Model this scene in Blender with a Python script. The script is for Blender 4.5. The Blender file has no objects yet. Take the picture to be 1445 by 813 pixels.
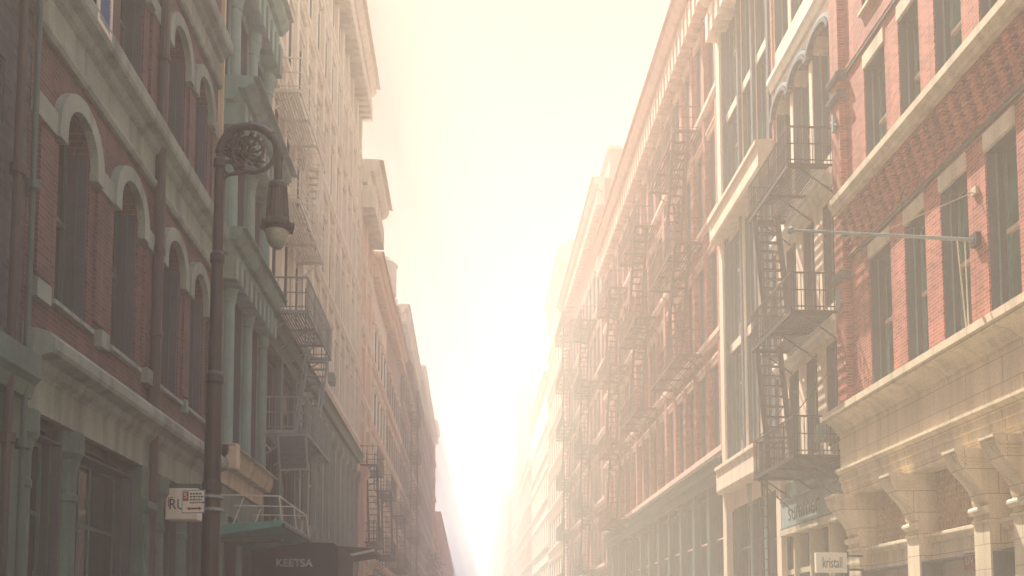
import bpy, bmesh, math, random
from mathutils import Vector, Matrix, Euler
random.seed(7)
R = math.radians
sc = bpy.context.scene
COL = sc.collection

# ------------------------------------------------------------------ camera
PW, PH, FPX = 1445.0, 813.0, 1250.0
YAW, PITCH = R(2.86), R(4.0)
SHIFT_Y = 0.276
cam_d = bpy.data.cameras.new('camera'); cam = bpy.data.objects.new('camera', cam_d); COL.objects.link(cam)
cam.location = (0, 0, 1.6)
cam.rotation_euler = (R(90) + PITCH, 0, -YAW)
cam_d.sensor_width = 36; cam_d.lens = 36 * FPX / PW; cam_d.shift_y = SHIFT_Y
cam_d.clip_start = 0.1; cam_d.clip_end = 3000
sc.camera = cam
_M = Euler((R(90) + PITCH, 0, -YAW)).to_matrix()
def ray(u, v):
    return _M @ Vector(((u - PW/2)/FPX, (PH/2 - v)/FPX + SHIFT_Y*PW/FPX, -1.0))
def YZ(u, v, X):                       # measure on the plane x = X
    d = ray(u, v); t = X / d.x
    return d.y*t, 1.6 + d.z*t
def Yo(u, X, v=600): return YZ(u, v, X)[0]
def Zo(u, v, X): return YZ(u, v, X)[1]

# ------------------------------------------------------------------ materials
def nt(m): return m.node_tree.nodes, m.node_tree.links
def mat(name, c, c2=None, rough=.75, streak=.35, scale=1.2, bump=.25, spec=.4, brick=None, metal=0, fine=.12):
    m = bpy.data.materials.new(name); m.use_nodes = True
    N, L = nt(m); b = N['Principled BSDF']
    b.inputs['Roughness'].default_value = rough; b.inputs['Specular IOR Level'].default_value = spec
    b.inputs['Metallic'].default_value = metal
    g = N.new('ShaderNodeNewGeometry')
    c2 = c2 or tuple(x*.62 for x in c)
    n1 = N.new('ShaderNodeTexNoise'); n1.inputs['Scale'].default_value = scale; n1.inputs['Detail'].default_value = 7; n1.inputs['Roughness'].default_value = .62
    L.new(g.outputs['Position'], n1.inputs['Vector'])
    mp = N.new('ShaderNodeMapping'); mp.inputs['Scale'].default_value = (3.2, 3.2, .16)
    L.new(g.outputs['Position'], mp.inputs['Vector'])
    n2 = N.new('ShaderNodeTexNoise'); n2.inputs['Scale'].default_value = 1.0; n2.inputs['Detail'].default_value = 5
    L.new(mp.outputs[0], n2.inputs['Vector'])
    n3 = N.new('ShaderNodeTexNoise'); n3.inputs['Scale'].default_value = 38; n3.inputs['Detail'].default_value = 3
    L.new(g.outputs['Position'], n3.inputs['Vector'])
    r1 = N.new('ShaderNodeMapRange'); r1.inputs[1].default_value = .35; r1.inputs[2].default_value = .7
    L.new(n1.outputs[0], r1.inputs[0])
    mx = N.new('ShaderNodeMix'); mx.data_type = 'RGBA'
    mx.inputs[6].default_value = (*c, 1); mx.inputs[7].default_value = (*c2, 1)
    L.new(r1.outputs[0], mx.inputs[0])
    out = mx.outputs[2]
    if brick:
        bw, bh, bm_ = brick[3:] if len(brick) > 3 else (.22, .075, .006); brick = brick[:3]
        sp = N.new('ShaderNodeSeparateXYZ'); L.new(g.outputs['Position'], sp.inputs[0])
        ad = N.new('ShaderNodeMath'); L.new(sp.outputs[0], ad.inputs[0]); L.new(sp.outputs[1], ad.inputs[1])
        cb = N.new('ShaderNodeCombineXYZ'); L.new(ad.outputs[0], cb.inputs[0]); L.new(sp.outputs[2], cb.inputs[1])
        bt = N.new('ShaderNodeTexBrick'); bt.inputs['Scale'].default_value = 1.0
        bt.inputs['Brick Width'].default_value = bw; bt.inputs['Row Height'].default_value = bh; bt.inputs['Mortar Size'].default_value = bm_
        bt.inputs['Color1'].default_value = (1, 1, 1, 1); bt.inputs['Color2'].default_value = (.45, .45, .45, 1) if bw < .5 else (.9, .9, .9, 1); bt.inputs['Mortar'].default_value = (*brick, 1)
        L.new(cb.outputs[0], bt.inputs['Vector'])
        mb = N.new('ShaderNodeMix'); mb.data_type = 'RGBA'; mb.blend_type = 'MULTIPLY'; mb.inputs[0].default_value = .9
        L.new(out, mb.inputs[6]); L.new(bt.outputs['Color'], mb.inputs[7]); out = mb.outputs[2]
    def dark(src, lo, hi, amt, out):
        r = N.new('ShaderNodeMapRange'); r.inputs[1].default_value = lo; r.inputs[2].default_value = hi
        r.inputs[3].default_value = 1; r.inputs[4].default_value = 1 - amt
        L.new(src, r.inputs[0])
        q = N.new('ShaderNodeMix'); q.data_type = 'RGBA'; q.blend_type = 'MULTIPLY'; q.inputs[0].default_value = 1
        L.new(out, q.inputs[6]); L.new(r.outputs[0], q.inputs[7]); return q.outputs[2]
    if streak: out = dark(n2.outputs[0], .45, .75, streak, out)
    if fine: out = dark(n3.outputs[0], .4, .7, fine*2, out)
    L.new(out, b.inputs['Base Color'])
    if bump:
        bp = N.new('ShaderNodeBump'); bp.inputs['Strength'].default_value = bump; bp.inputs['Distance'].default_value = .02
        L.new(n3.outputs[0], bp.inputs['Height']); L.new(bp.outputs[0], b.inputs['Normal'])
    return m
def glass(name, c, rough=.03):
    m = bpy.data.materials.new(name); m.use_nodes = True
    N, L = nt(m); b = N['Principled BSDF']
    b.inputs['Roughness'].default_value = rough; b.inputs['Specular IOR Level'].default_value = .85
    g = N.new('ShaderNodeNewGeometry')
    n = N.new('ShaderNodeTexNoise'); n.inputs['Scale'].default_value = .55; n.inputs['Detail'].default_value = 2
    L.new(g.outputs['Position'], n.inputs['Vector'])
    bp = N.new('ShaderNodeBump'); bp.inputs['Strength'].default_value = .25; bp.inputs['Distance'].default_value = .06
    L.new(n.outputs[0], bp.inputs['Height']); L.new(bp.outputs[0], b.inputs['Normal'])
    n2 = N.new('ShaderNodeTexNoise'); n2.inputs['Scale'].default_value = .8
    L.new(g.outputs['Position'], n2.inputs['Vector'])
    rm = N.new('ShaderNodeMapRange'); rm.inputs[1].default_value = .42; rm.inputs[2].default_value = .62; L.new(n2.outputs[0], rm.inputs[0])
    mx = N.new('ShaderNodeMix'); mx.data_type = 'RGBA'
    mx.inputs[6].default_value = (*[x*.35 for x in c], 1); mx.inputs[7].default_value = (*c, 1)
    L.new(rm.outputs[0], mx.inputs[0]); L.new(mx.outputs[2], b.inputs['Base Color'])
    return m
M = {}
M['brick_dark'] = mat('dark brown brick', (.145, .078, .082), (.095, .058, .065), brick=(1.7, 1.7, 1.7), streak=.5)
M['brick_red'] = mat('red brick', (.47, .155, .11), (.35, .11, .085), brick=(1.7, 1.75, 1.7), streak=.4)
M['brick_rose'] = mat('rose painted brick', (.58, .175, .135), (.46, .13, .105), brick=(.8, .8, .8), streak=.3)
M['brick_pink'] = mat('pink painted brick', (.56, .26, .21), (.44, .19, .16), brick=(.85, .85, .85), streak=.25)
M['brick_slate'] = mat('slate painted brick', (.12, .13, .16), (.08, .09, .12), brick=(.8, .8, .8))
M['trim_green'] = mat('grey green stone trim', (.30, .36, .32), (.21, .27, .245), streak=.5)
M['trim_cream'] = mat('cream stone trim', (.66, .55, .40), (.52, .43, .31), streak=.35)
M['tan_stone'] = mat('tan limestone', (.82, .67, .48), (.70, .56, .39), streak=.36, brick=(.45, .42, .38, 1.15, .46, .008))
M['cream'] = mat('cream painted iron', (.84, .65, .50), (.76, .57, .44), streak=.22)
M['cream_pale'] = mat('pale cream paint', (.88, .81, .69), (.82, .74, .61), streak=.2)
M['pink_trim'] = mat('pink cream trim', (.82, .53, .44), (.72, .44, .37), streak=.25)
M['teal_paint'] = mat('teal painted cast iron', (.19, .37, .35), (.20, .24, .21), rough=.6, streak=.5)
M['teal_dark'] = mat('dark teal painted iron', (.055, .115, .11), (.035, .08, .08), rough=.5)
M['green_grey'] = mat('grey green painted shopfront', (.10, .185, .165), (.06, .12, .11), rough=.55)
M['iron'] = mat('black painted iron', (.028, .03, .036), (.05, .036, .032), rough=.5, streak=.2)
M['slate_paint_jamb_shade'] = mat('slate blue paint and jamb shade', (.085, .10, .135), (.06, .07, .10), rough=.5, streak=.25)  # paint of mullions and mouldings; also the shade coloured onto window jambs
M['iron_red'] = mat('oxide red painted iron', (.20, .07, .06), (.13, .05, .045), rough=.6)
M['lamp_iron'] = mat('bronze black lamp iron', (.03, .024, .026), (.05, .04, .04), rough=.45, streak=.1)
M['core'] = mat('rendered side wall', (.42, .33, .28), (.34, .26, .22), streak=.35)
M['core_pink'] = mat('pink rendered side wall', (.56, .29, .24), (.47, .24, .2), streak=.3)
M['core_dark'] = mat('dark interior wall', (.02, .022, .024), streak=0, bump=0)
M['shutter'] = mat('tan slatted shutter', (.66, .46, .30), (.56, .38, .25), rough=.55)
M['black_cloth'] = mat('black awning canvas', (.022, .018, .022), (.035, .028, .032), rough=.9)
M['teal_canvas'] = mat('teal canopy sheet', (.10, .36, .31), (.07, .28, .25), rough=.6, streak=.3)
M['sign_white'] = mat('off white sign board', (.78, .73, .62), (.70, .65, .55), streak=.12, fine=.04)
M['sign_blue'] = mat('blue sign face', (.05, .12, .30), (.04, .09, .24), streak=.1)
M['sign_red'] = mat('dark red sign face', (.28, .03, .035), streak=.1)
M['ink'] = mat('dark green ink', (.03, .075, .075), streak=0, bump=0)
M['ink_white'] = mat('white lettering', (.82, .8, .74), streak=0, bump=0)
M['ink_red'] = mat('red ink', (.35, .035, .03), streak=0, bump=0)
M['panel_grey'] = mat('faded grey panel', (.30, .36, .36), (.22, .27, .28), streak=.3)
M['asphalt'] = mat('asphalt', (.05, .05, .05), (.035, .035, .036), streak=0)
M['paving'] = mat('concrete paving', (.34, .32, .29), (.26, .25, .23), streak=0)
M['kerb'] = mat('granite kerb', (.30, .29, .28), streak=0)
M['paint'] = mat('white road paint', (.75, .75, .72), streak=0)
M['bark'] = mat('bark', (.10, .075, .055), streak=.3)
M['leaf'] = mat('leaves', (.05, .095, .05), (.09, .12, .05), streak=0, bump=0, scale=2)
M['copper'] = mat('green copper roof', (.12, .27, .25), (.08, .2, .19))
M['wood'] = mat('weathered wood', (.22, .15, .10), (.15, .1, .07))
M['glass_teal'] = glass('teal window glass', (.045, .19, .175))
M['glass_dark'] = glass('dark window glass', (.018, .03, .034))
M['glass_pale'] = glass('glass with a pale blind behind it', (.34, .35, .29))
M['globe'] = mat('frosted lamp glass', (.34, .36, .28), (.26, .28, .22), rough=.3, streak=.1, bump=0)

# ------------------------------------------------------------------ mesh building
class MB:
    """collects faces in facade coordinates (d out of the wall towards the street, y along the street, z up)"""
    def __init__(s, X=0.0, side=0):
        s.v, s.f, s.m, s.X, s.s = [], [], [], X, side
    def P(s, d, y, z): return (s.X - s.s*d, y, z) if s.s else (s.X + d, y, z)
    def add(s, vs, fs, m=0):
        o = len(s.v); s.v += [s.P(*p) for p in vs]
        s.f += [tuple(i+o for i in f) for f in fs]; s.m += [m]*len(fs)
    def box(s, d0, d1, y0, y1, z0, z1, m=0):
        s.add([(d0,y0,z0),(d1,y0,z0),(d1,y1,z0),(d0,y1,z0),(d0,y0,z1),(d1,y0,z1),(d1,y1,z1),(d0,y1,z1)],
              [(0,1,2,3),(4,7,6,5),(0,4,5,1),(1,5,6,2),(2,6,7,3),(3,7,4,0)], m)
    def quad(s, a, b, c, d, m=0): s.add([a,b,c,d], [(0,1,2,3)], m)
    def prism(s, prof, y0, y1, m=0):           # profile (d,z) run along y
        n = len(prof)
        s.add([(d,y0,z) for d,z in prof] + [(d,y1,z) for d,z in prof],
              [(i,(i+1)%n,(i+1)%n+n,i+n) for i in range(n)] + [tuple(range(n)), tuple(range(2*n-1,n-1,-1))], m)
    def plate(s, prof, d0, d1, m=0):           # profile (y,z) run along d
        n = len(prof)
        s.add([(d0,y,z) for y,z in prof] + [(d1,y,z) for y,z in prof],
              [(i,(i+1)%n,(i+1)%n+n,i+n) for i in range(n)] + [tuple(range(n)), tuple(range(2*n-1,n-1,-1))], m)
    def bar(s, a, b, w, h=None, m=0):          # square bar between two points
        h = h or w
        a, b = Vector(a), Vector(b); t = (b-a).normalized()
        up = Vector((0,0,1)) if abs(t.z) < .9 else Vector((1,0,0))
        x = t.cross(up).normalized()*w/2; y = t.cross(x).normalized()*h/2
        vs = [tuple(p+i*x+j*y) for p in (a,b) for i,j in ((-1,-1),(1,-1),(1,1),(-1,1))]
        s.add(vs, [(0,1,2,3),(7,6,5,4),(0,4,5,1),(1,5,6,2),(2,6,7,3),(3,7,4,0)], m)
    def tube(s, pts, r, n=8, m=0):             # round tube through points, radius per point or one
        pts = [Vector(p) for p in pts]; rs = r if isinstance(r, (list,tuple)) else [r]*len(pts)
        vs, fs = [], []; px = None
        for i,p in enumerate(pts):
            t = (pts[min(i+1,len(pts)-1)] - pts[max(i-1,0)]).normalized()
            if px is None: px = t.orthogonal().normalized()
            px = (px - t*px.dot(t)).normalized(); py = t.cross(px)
            for k in range(n):
                a = 2*math.pi*k/n; vs.append(tuple(p + (px*math.cos(a)+py*math.sin(a))*rs[i]))
        for i in range(len(pts)-1):
            for k in range(n):
                fs.append((i*n+k, i*n+(k+1)%n, (i+1)*n+(k+1)%n, (i+1)*n+k))
        fs += [tuple(range(n-1,-1,-1)), tuple(range((len(pts)-1)*n, len(pts)*n))]
        s.add(vs, fs, m)
    def lathe(s, c, prof, n=16, m=0):          # (r,z) profile about a vertical axis at c=(d,y)
        vs = [(c[0]+r*math.cos(2*math.pi*k/n), c[1]+r*math.sin(2*math.pi*k/n), z) for r,z in prof for k in range(n)]
        fs = [(i*n+k, i*n+(k+1)%n, (i+1)*n+(k+1)%n, (i+1)*n+k) for i in range(len(prof)-1) for k in range(n)]
        fs += [tuple(range(n-1,-1,-1)), tuple(range((len(prof)-1)*n, len(prof)*n))]
        s.add(vs, fs, m)
    def build(s, name, mats, parent=None, smooth=False, bevel=0, origin=None):
        if not isinstance(mats, (list,tuple)): mats = [mats]
        me = bpy.data.meshes.new(name)
        if origin is None: origin = world_loc(parent) if parent else Vector((0,0,0))
        me.from_pydata([tuple(Vector(p)-origin) for p in s.v], [], s.f)
        for m in mats: me.materials.append(M[m] if isinstance(m, str) else m)
        me.polygons.foreach_set('material_index', s.m)
        bm = bmesh.new(); bm.from_mesh(me)
        if bevel:
            bmesh.ops.remove_doubles(bm, verts=bm.verts, dist=1e-5)
            ed = [e for e in bm.edges if len(e.link_faces)==2 and e.calc_face_angle(0) > R(50)]
            bmesh.ops.bevel(bm, geom=ed, offset=bevel, segments=2, affect='EDGES', profile=.6)
        bmesh.ops.recalc_face_normals(bm, faces=bm.faces)
        if smooth:
            for f in bm.faces: f.smooth = True
        bm.to_mesh(me); bm.free()
        o = bpy.data.objects.new(name, me); COL.objects.link(o)
        if parent: o.parent = parent
        elif origin.length: o.location = origin
        return o
def world_loc(o):
    v = Vector((0,0,0))
    while o: v += o.location; o = o.parent
    return v
def tag(o, label=None, cat=None, group=None, kind=None):
    if label: o['label'] = label
    if cat: o['category'] = cat
    if group: o['group'] = group
    if kind: o['kind'] = kind
    return o
def thing(name, loc, label, cat, group=None):
    o = bpy.data.objects.new(name, None); COL.objects.link(o); o.location = loc; o.empty_display_size = .3
    return tag(o, label, cat, group)
def part_empty(name, parent):
    o = bpy.data.objects.new(name, None); COL.objects.link(o); o.parent = parent; return o
def text(name, s, size, loc, rot, m, parent, sx=1.0, depth=.006, bold=0.0):
    cu = bpy.data.curves.new(name, 'FONT'); cu.body = s; cu.size = size; cu.align_x = 'CENTER'; cu.align_y = 'CENTER'
    cu.extrude = depth; cu.offset = bold
    cu.materials.append(M[m])
    tmp = bpy.data.objects.new(name, cu); COL.objects.link(tmp); bpy.context.view_layer.update()
    me = bpy.data.meshes.new_from_object(tmp.evaluated_get(bpy.context.evaluated_depsgraph_get()))
    bpy.data.objects.remove(tmp); bpy.data.curves.remove(cu)
    o = bpy.data.objects.new(name, me); COL.objects.link(o); o.parent = parent
    o.location = Vector(loc) - world_loc(parent); o.rotation_euler = rot; o.scale = (sx, 1, 1)
    return o

def arc(ya, yb, zs, rise, n=10):
    c, h = (ya+yb)/2, (yb-ya)/2
    return [(c - h*math.cos(math.pi*i/n), zs + rise*math.sin(math.pi*i/n)) for i in range(n+1)]

def wall(mb, y0, y1, z0, z1, ops, t=.3, m=0):
    """street wall with real openings and reveals. ops: (ya,yb,za,zb,rise)"""
    ys = sorted({y0, y1, *[o[0] for o in ops], *[o[1] for o in ops]}); zs = sorted({z0, z1, *[o[2] for o in ops], *[o[3]+o[4] for o in ops]})
    ys = [y for y in ys if y0 <= y <= y1]; zs = [z for z in zs if z0 <= z <= z1]
    for j in range(len(zs)-1):
        zc = (zs[j]+zs[j+1])/2; run = None
        for i in range(len(ys)):
            hole = True
            if i < len(ys)-1:
                yc = (ys[i]+ys[i+1])/2
                hole = any(o[0] < yc < o[1] and o[2] < zc < o[3]+o[4] for o in ops)
            if not hole and run is None: run = ys[i]
            if hole and run is not None:
                mb.quad((0,run,zs[j]), (0,ys[i],zs[j]), (0,ys[i],zs[j+1]), (0,run,zs[j+1]), m); run = None
    for a, b, c, d, r in ops:
        mb.quad((0,a,c), (-t,a,c), (-t,a,d), (0,a,d), m); mb.quad((0,b,c), (-t,b,c), (-t,b,d), (0,b,d), m)
        mb.quad((0,a,c), (0,b,c), (-t,b,c), (-t,a,c), m)
        if r == 0: mb.quad((0,a,d), (0,b,d), (-t,b,d), (-t,a,d), m)
        else:
            ar = arc(a, b, d, r)
            for (p, q), (p2, q2) in zip(ar[:-1], ar[1:]):
                mb.quad((0,p,q), (0,p2,q2), (-t,p2,q2), (-t,p,q), m)
                mb.quad((0,p,q), (0,p2,q2), (0,p2,d+r), (0,p,d+r), m)
    # ends and top of the wall's thickness
    e = .5
    mb.quad((0,y0,z0), (-e,y0,z0), (-e,y0,z1), (0,y0,z1), m); mb.quad((0,y1,z0), (-e,y1,z0), (-e,y1,z1), (0,y1,z1), m)
    mb.quad((0,y0,z1), (0,y1,z1), (-e,y1,z1), (-e,y0,z1), m)

WIN = {}
VAR = random.Random(21)
def window(parent, X, side, ya, yb, za, zb, t=.3, style='sash', fm='teal_dark', rail='cream', gm='glass_dark', panes=True, shade_lining='slate_paint_jamb_shade'):
    w, h = round(yb-ya, 3), round(zb-za, 3)
    key = (side, w, h, style, fm, rail, gm, panes, t)
    loc = Vector((X + side*t, (ya+yb)/2, za))
    if key not in WIN:
        f = MB(0, side); b = .085
        f.box(-.10, .0, -w/2, -w/2+b, 0, h); f.box(-.10, .0, w/2-b, w/2, 0, h)
        f.box(-.10, .0, -w/2+b, w/2-b, 0, b+.03); f.box(-.10, .0, -w/2+b, w/2-b, h-b, h)
        if style in ('sash', 'sash2'):
            f.box(-.09, .03, -w/2+b, w/2-b, h*.5-.04, h*.5+.04, 1)
        if style in ('sash2', 'casement'):
            f.box(-.09, -.01, -.03, .03, b+.03, h-b)
        if style in ('casement', 'tall'):
            f.box(-.09, -.005, -w/2+b, w/2-b, h*.72-.03, h*.72+.03, 1)
            f.box(-.09, -.008, -w/2+b, w/2-b, b+.03, h*.2, 1)
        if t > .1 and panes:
            q = t-.03  # dark boxes over the jambs put the reveal's shade into colour
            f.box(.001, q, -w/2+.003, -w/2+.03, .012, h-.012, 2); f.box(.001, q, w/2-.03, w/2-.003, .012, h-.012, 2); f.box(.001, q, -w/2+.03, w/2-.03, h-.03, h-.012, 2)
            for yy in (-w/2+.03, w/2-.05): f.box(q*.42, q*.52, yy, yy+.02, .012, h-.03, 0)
        fo = f.build('window', [fm, rail, shade_lining], None)
        fo.data.name = 'window_frame'
        g = MB(0, side); g.box(-.075, -.055, -w/2+.02, w/2-.02, .02, h*.5); g.box(-.055, -.035, -w/2+.02, w/2-.02, h*.5, h-.02)
        go = g.build('pane', gm, None) if panes else None
        fo.parent = parent; fo.location = loc - world_loc(parent)
        if go: go.parent = fo
        WIN[key] = (fo, go); return fo
    fo, go = WIN[key]
    c = fo.copy(); COL.objects.link(c); c.parent = parent; c.location = loc - world_loc(parent)
    if go:
        g = go.copy(); COL.objects.link(g); g.parent = c
        q = VAR.random()
        alt = 'glass_pale' if q < .2 else 'glass_teal' if q < .45 else 'glass_dark' if q < .62 else None
        if alt: g.material_slots[0].link = 'OBJECT'; g.material_slots[0].material = M[alt]
    return c

def building(name, label, side, X, y0, y1, H, depth=11, cm='core', group=None):
    root = thing(name, (X, y0, 0), label, 'building', group)
    mb = MB(X, side)
    mb.box(-depth, -.46, y0+.002, y1-.002, 0, H-.02)
    mb.box(-depth, -.02, y0-.0, y1+.0, H-.018, H+.12)
    mb.box(-depth, -depth+.3, y0, y1, H+.121, H+.9); mb.box(-depth+.3, -.3, y0, y0+.25, H+.121, H+.6); mb.box(-depth+.3, -.3, y1-.25, y1, H+.121, H+.6)
    mb.build('side_wall', cm, root)
    return root
def cornice(root, X, side, y0, y1, z0, z1, out, m, name='cornice', dent=0, steps=3, end=.0):
    mb = MB(X, side); h = z1-z0
    prof = [(-.02, z0)]
    for i in range(steps):
        a = out*((i+.55)/steps)**1.3
        prof += [(a*.72+.02, z0+h*i/steps), (a, z0+h*(i+.45)/steps), (a+.015, z0+h*(i+.98)/steps)]
    prof += [(out, z0+h*.97), (out, z1), (-.02, z1+.03)]
    mb.prism(prof, y0-end, y1+end)
    if dent:
        n = max(2, int((y1-y0)/dent))
        for i in range(n):
            y = y0 + (i+.5)*(y1-y0)/n
            mb.box(.0, out*.62, y-dent*.25, y+dent*.25, z0-h*.34, z0+h*.30)
    return mb.build(name, m, root)
def band(root, X, side, y0, y1, z0, z1, out, m, name='string_course'):
    mb = MB(X, side)
    mb.prism([(-.02,z0),(out*.6,z0),(out*.75,z0+(z1-z0)*.3),(out,z0+(z1-z0)*.45),(out,z1-.02),(out*.9,z1),(-.02,z1+.02)], y0, y1)
    return mb.build(name, m, root)

def fire_escape(root, X, side, y0, y1, levels, depth=1.15, im='iron', sp=.14, near_up=True, drop=None, slat=.085, flip=False, hole=1.5, slope=.42):
    fe = part_empty('fire_escape', root)
    rh = 1.0
    for k, z in enumerate(levels):
        has_hole = k > 0
        up_y = (y0, y0+hole) if (near_up != (flip and k % 2)) else (y1-hole, y1)
        mb = MB(X, side)
        n = int((depth-.1)/slat)
        for i in range(n):
            d = .08 + i*slat
            if d > depth*.5 and has_hole:
                if up_y[0] == y0: seg = [(up_y[1], y1)]
                else: seg = [(y0, up_y[0])]
            else: seg = [(y0, y1)]
            for a, b in seg: mb.box(d, d+slat*.55, a, b, z-.03, z)
        mb.box(.0, .05, y0, y1, z-.08, z); mb.box(depth-.05, depth, y0, y1, z-.09, z+.01)
        mb.box(.05, depth-.05, y0-.05, y0, z-.09, z+.01); mb.box(.05, depth-.05, y1, y1+.05, z-.09, z+.01)
        m2 = max(2, int((y1-y0)/1.3))
        for i in range(m2+1):
            y = y0 + (y1-y0)*i/m2
            mb.box(.02, depth, y-.02, y+.02, z-.11, z-.035)
            mb.bar((.0, y, z-.75), (depth*.75, y, z-.10), .035)
        mb.build('landing', im, fe)
        rb = MB(X, side)
        for zz in (z+rh, z+rh*.55, z+.12):
            w = .04 if zz > z+.9 else .025
            rb.box(depth-w, depth, y0, y1, zz-w/2, zz+w/2)
            rb.box(.0, depth, y0-w, y0, zz-w/2, zz+w/2); rb.box(.0, depth, y1, y1+w, zz-w/2, zz+w/2)
        nb = int((y1-y0)/sp)
        for i in range(nb+1):
            y = y0+(y1-y0)*i/nb; w = .018 if i % 8 else .035
            rb.box(depth-w, depth, y-w/2, y+w/2, z, z+rh)
        nb = int(depth/sp)
        for i in range(1, nb):
            d = depth*i/nb
            rb.box(d-.009, d+.009, y0-.018, y0, z, z+rh); rb.box(d-.009, d+.009, y1, y1+.018, z, z+rh)
        rb.build('railing', im, fe)
    def flight(za, zb, ya, yb):
        st = MB(X, side); d0, d1 = depth*.42, depth-.06
        for d in (d0, d1):
            st.bar((d, ya, za), (d, yb, zb), .05, .13)
            st.bar((d, ya, za+.85), (d, yb, zb+.85), .03)
            for q in range(5):
                f = q/4; p = (d, ya+(yb-ya)*f, za+(zb-za)*f); st.bar(p, (p[0], p[1], p[2]+.85), .022)
        n = int((zb-za)/.30)
        for i in range(1, n):
            f = i/n; y, z = ya+(yb-ya)*f, za+(zb-za)*f
            st.box(d0+.02, d1-.02, y-.075, y+.075, z-.02, z+.012)
        st.build('stair', im, fe)
    for k in range(len(levels)-1):
        a, b = levels[k], levels[k+1]
        nu = near_up != (flip and (k+1) % 2)
        if nu: flight(a, b, min(y0+.25+(b-a)*slope, y1-.3), y0+.25)
        else: flight(a, b, max(y1-.25-(b-a)*slope, y0+.3), y1-.25)
    if drop:
        ya, zb = drop
        st = MB(X, side)
        for yy in (ya, ya+.42): st.bar((depth-.12, yy, zb), (depth-.12, yy, levels[0]+.9), .045)
        n = int((levels[0]+.9-zb)/.3)
        for i in range(n): st.bar((depth-.12, ya, zb+.15+i*.3), (depth-.12, ya+.42, zb+.15+i*.3), .028)
        st.build('drop_ladder', im, fe)
    return fe

XL, XR = -6.0, 9.5

# ================================================================== SETTING
g = MB(); g.box(-240, 240, -50, 545, -.6, 0); tag(g.build('ground', 'asphalt'), kind='structure')
g = MB(); g.quad((-3.4,-50,.004),(6.9,-50,.004),(6.9,545,.004),(-3.4,545,.004)); tag(g.build('road', 'asphalt'), kind='structure')
for nm, a, b in (('pavement_left', -6.0, -3.6), ('pavement_right', 7.1, 9.5)):
    g = MB(); g.box(a, b, -50, 545, .0, .14); tag(g.build(nm, 'paving'), kind='structure')
for nm, a, b in (('kerb_left', -3.598, -3.4), ('kerb_right', 6.9, 7.098)):
    g = MB(); g.box(a, b, -50, 545, .0, .15); tag(g.build(nm, 'kerb', bevel=.02), kind='structure')
g = MB()
for i in range(60): g.quad((1.7,i*8,.008),(1.82,i*8,.008),(1.82,i*8+3,.008),(1.7,i*8+3,.008))
tag(g.build('road_marking', 'paint'), kind='structure')

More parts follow.
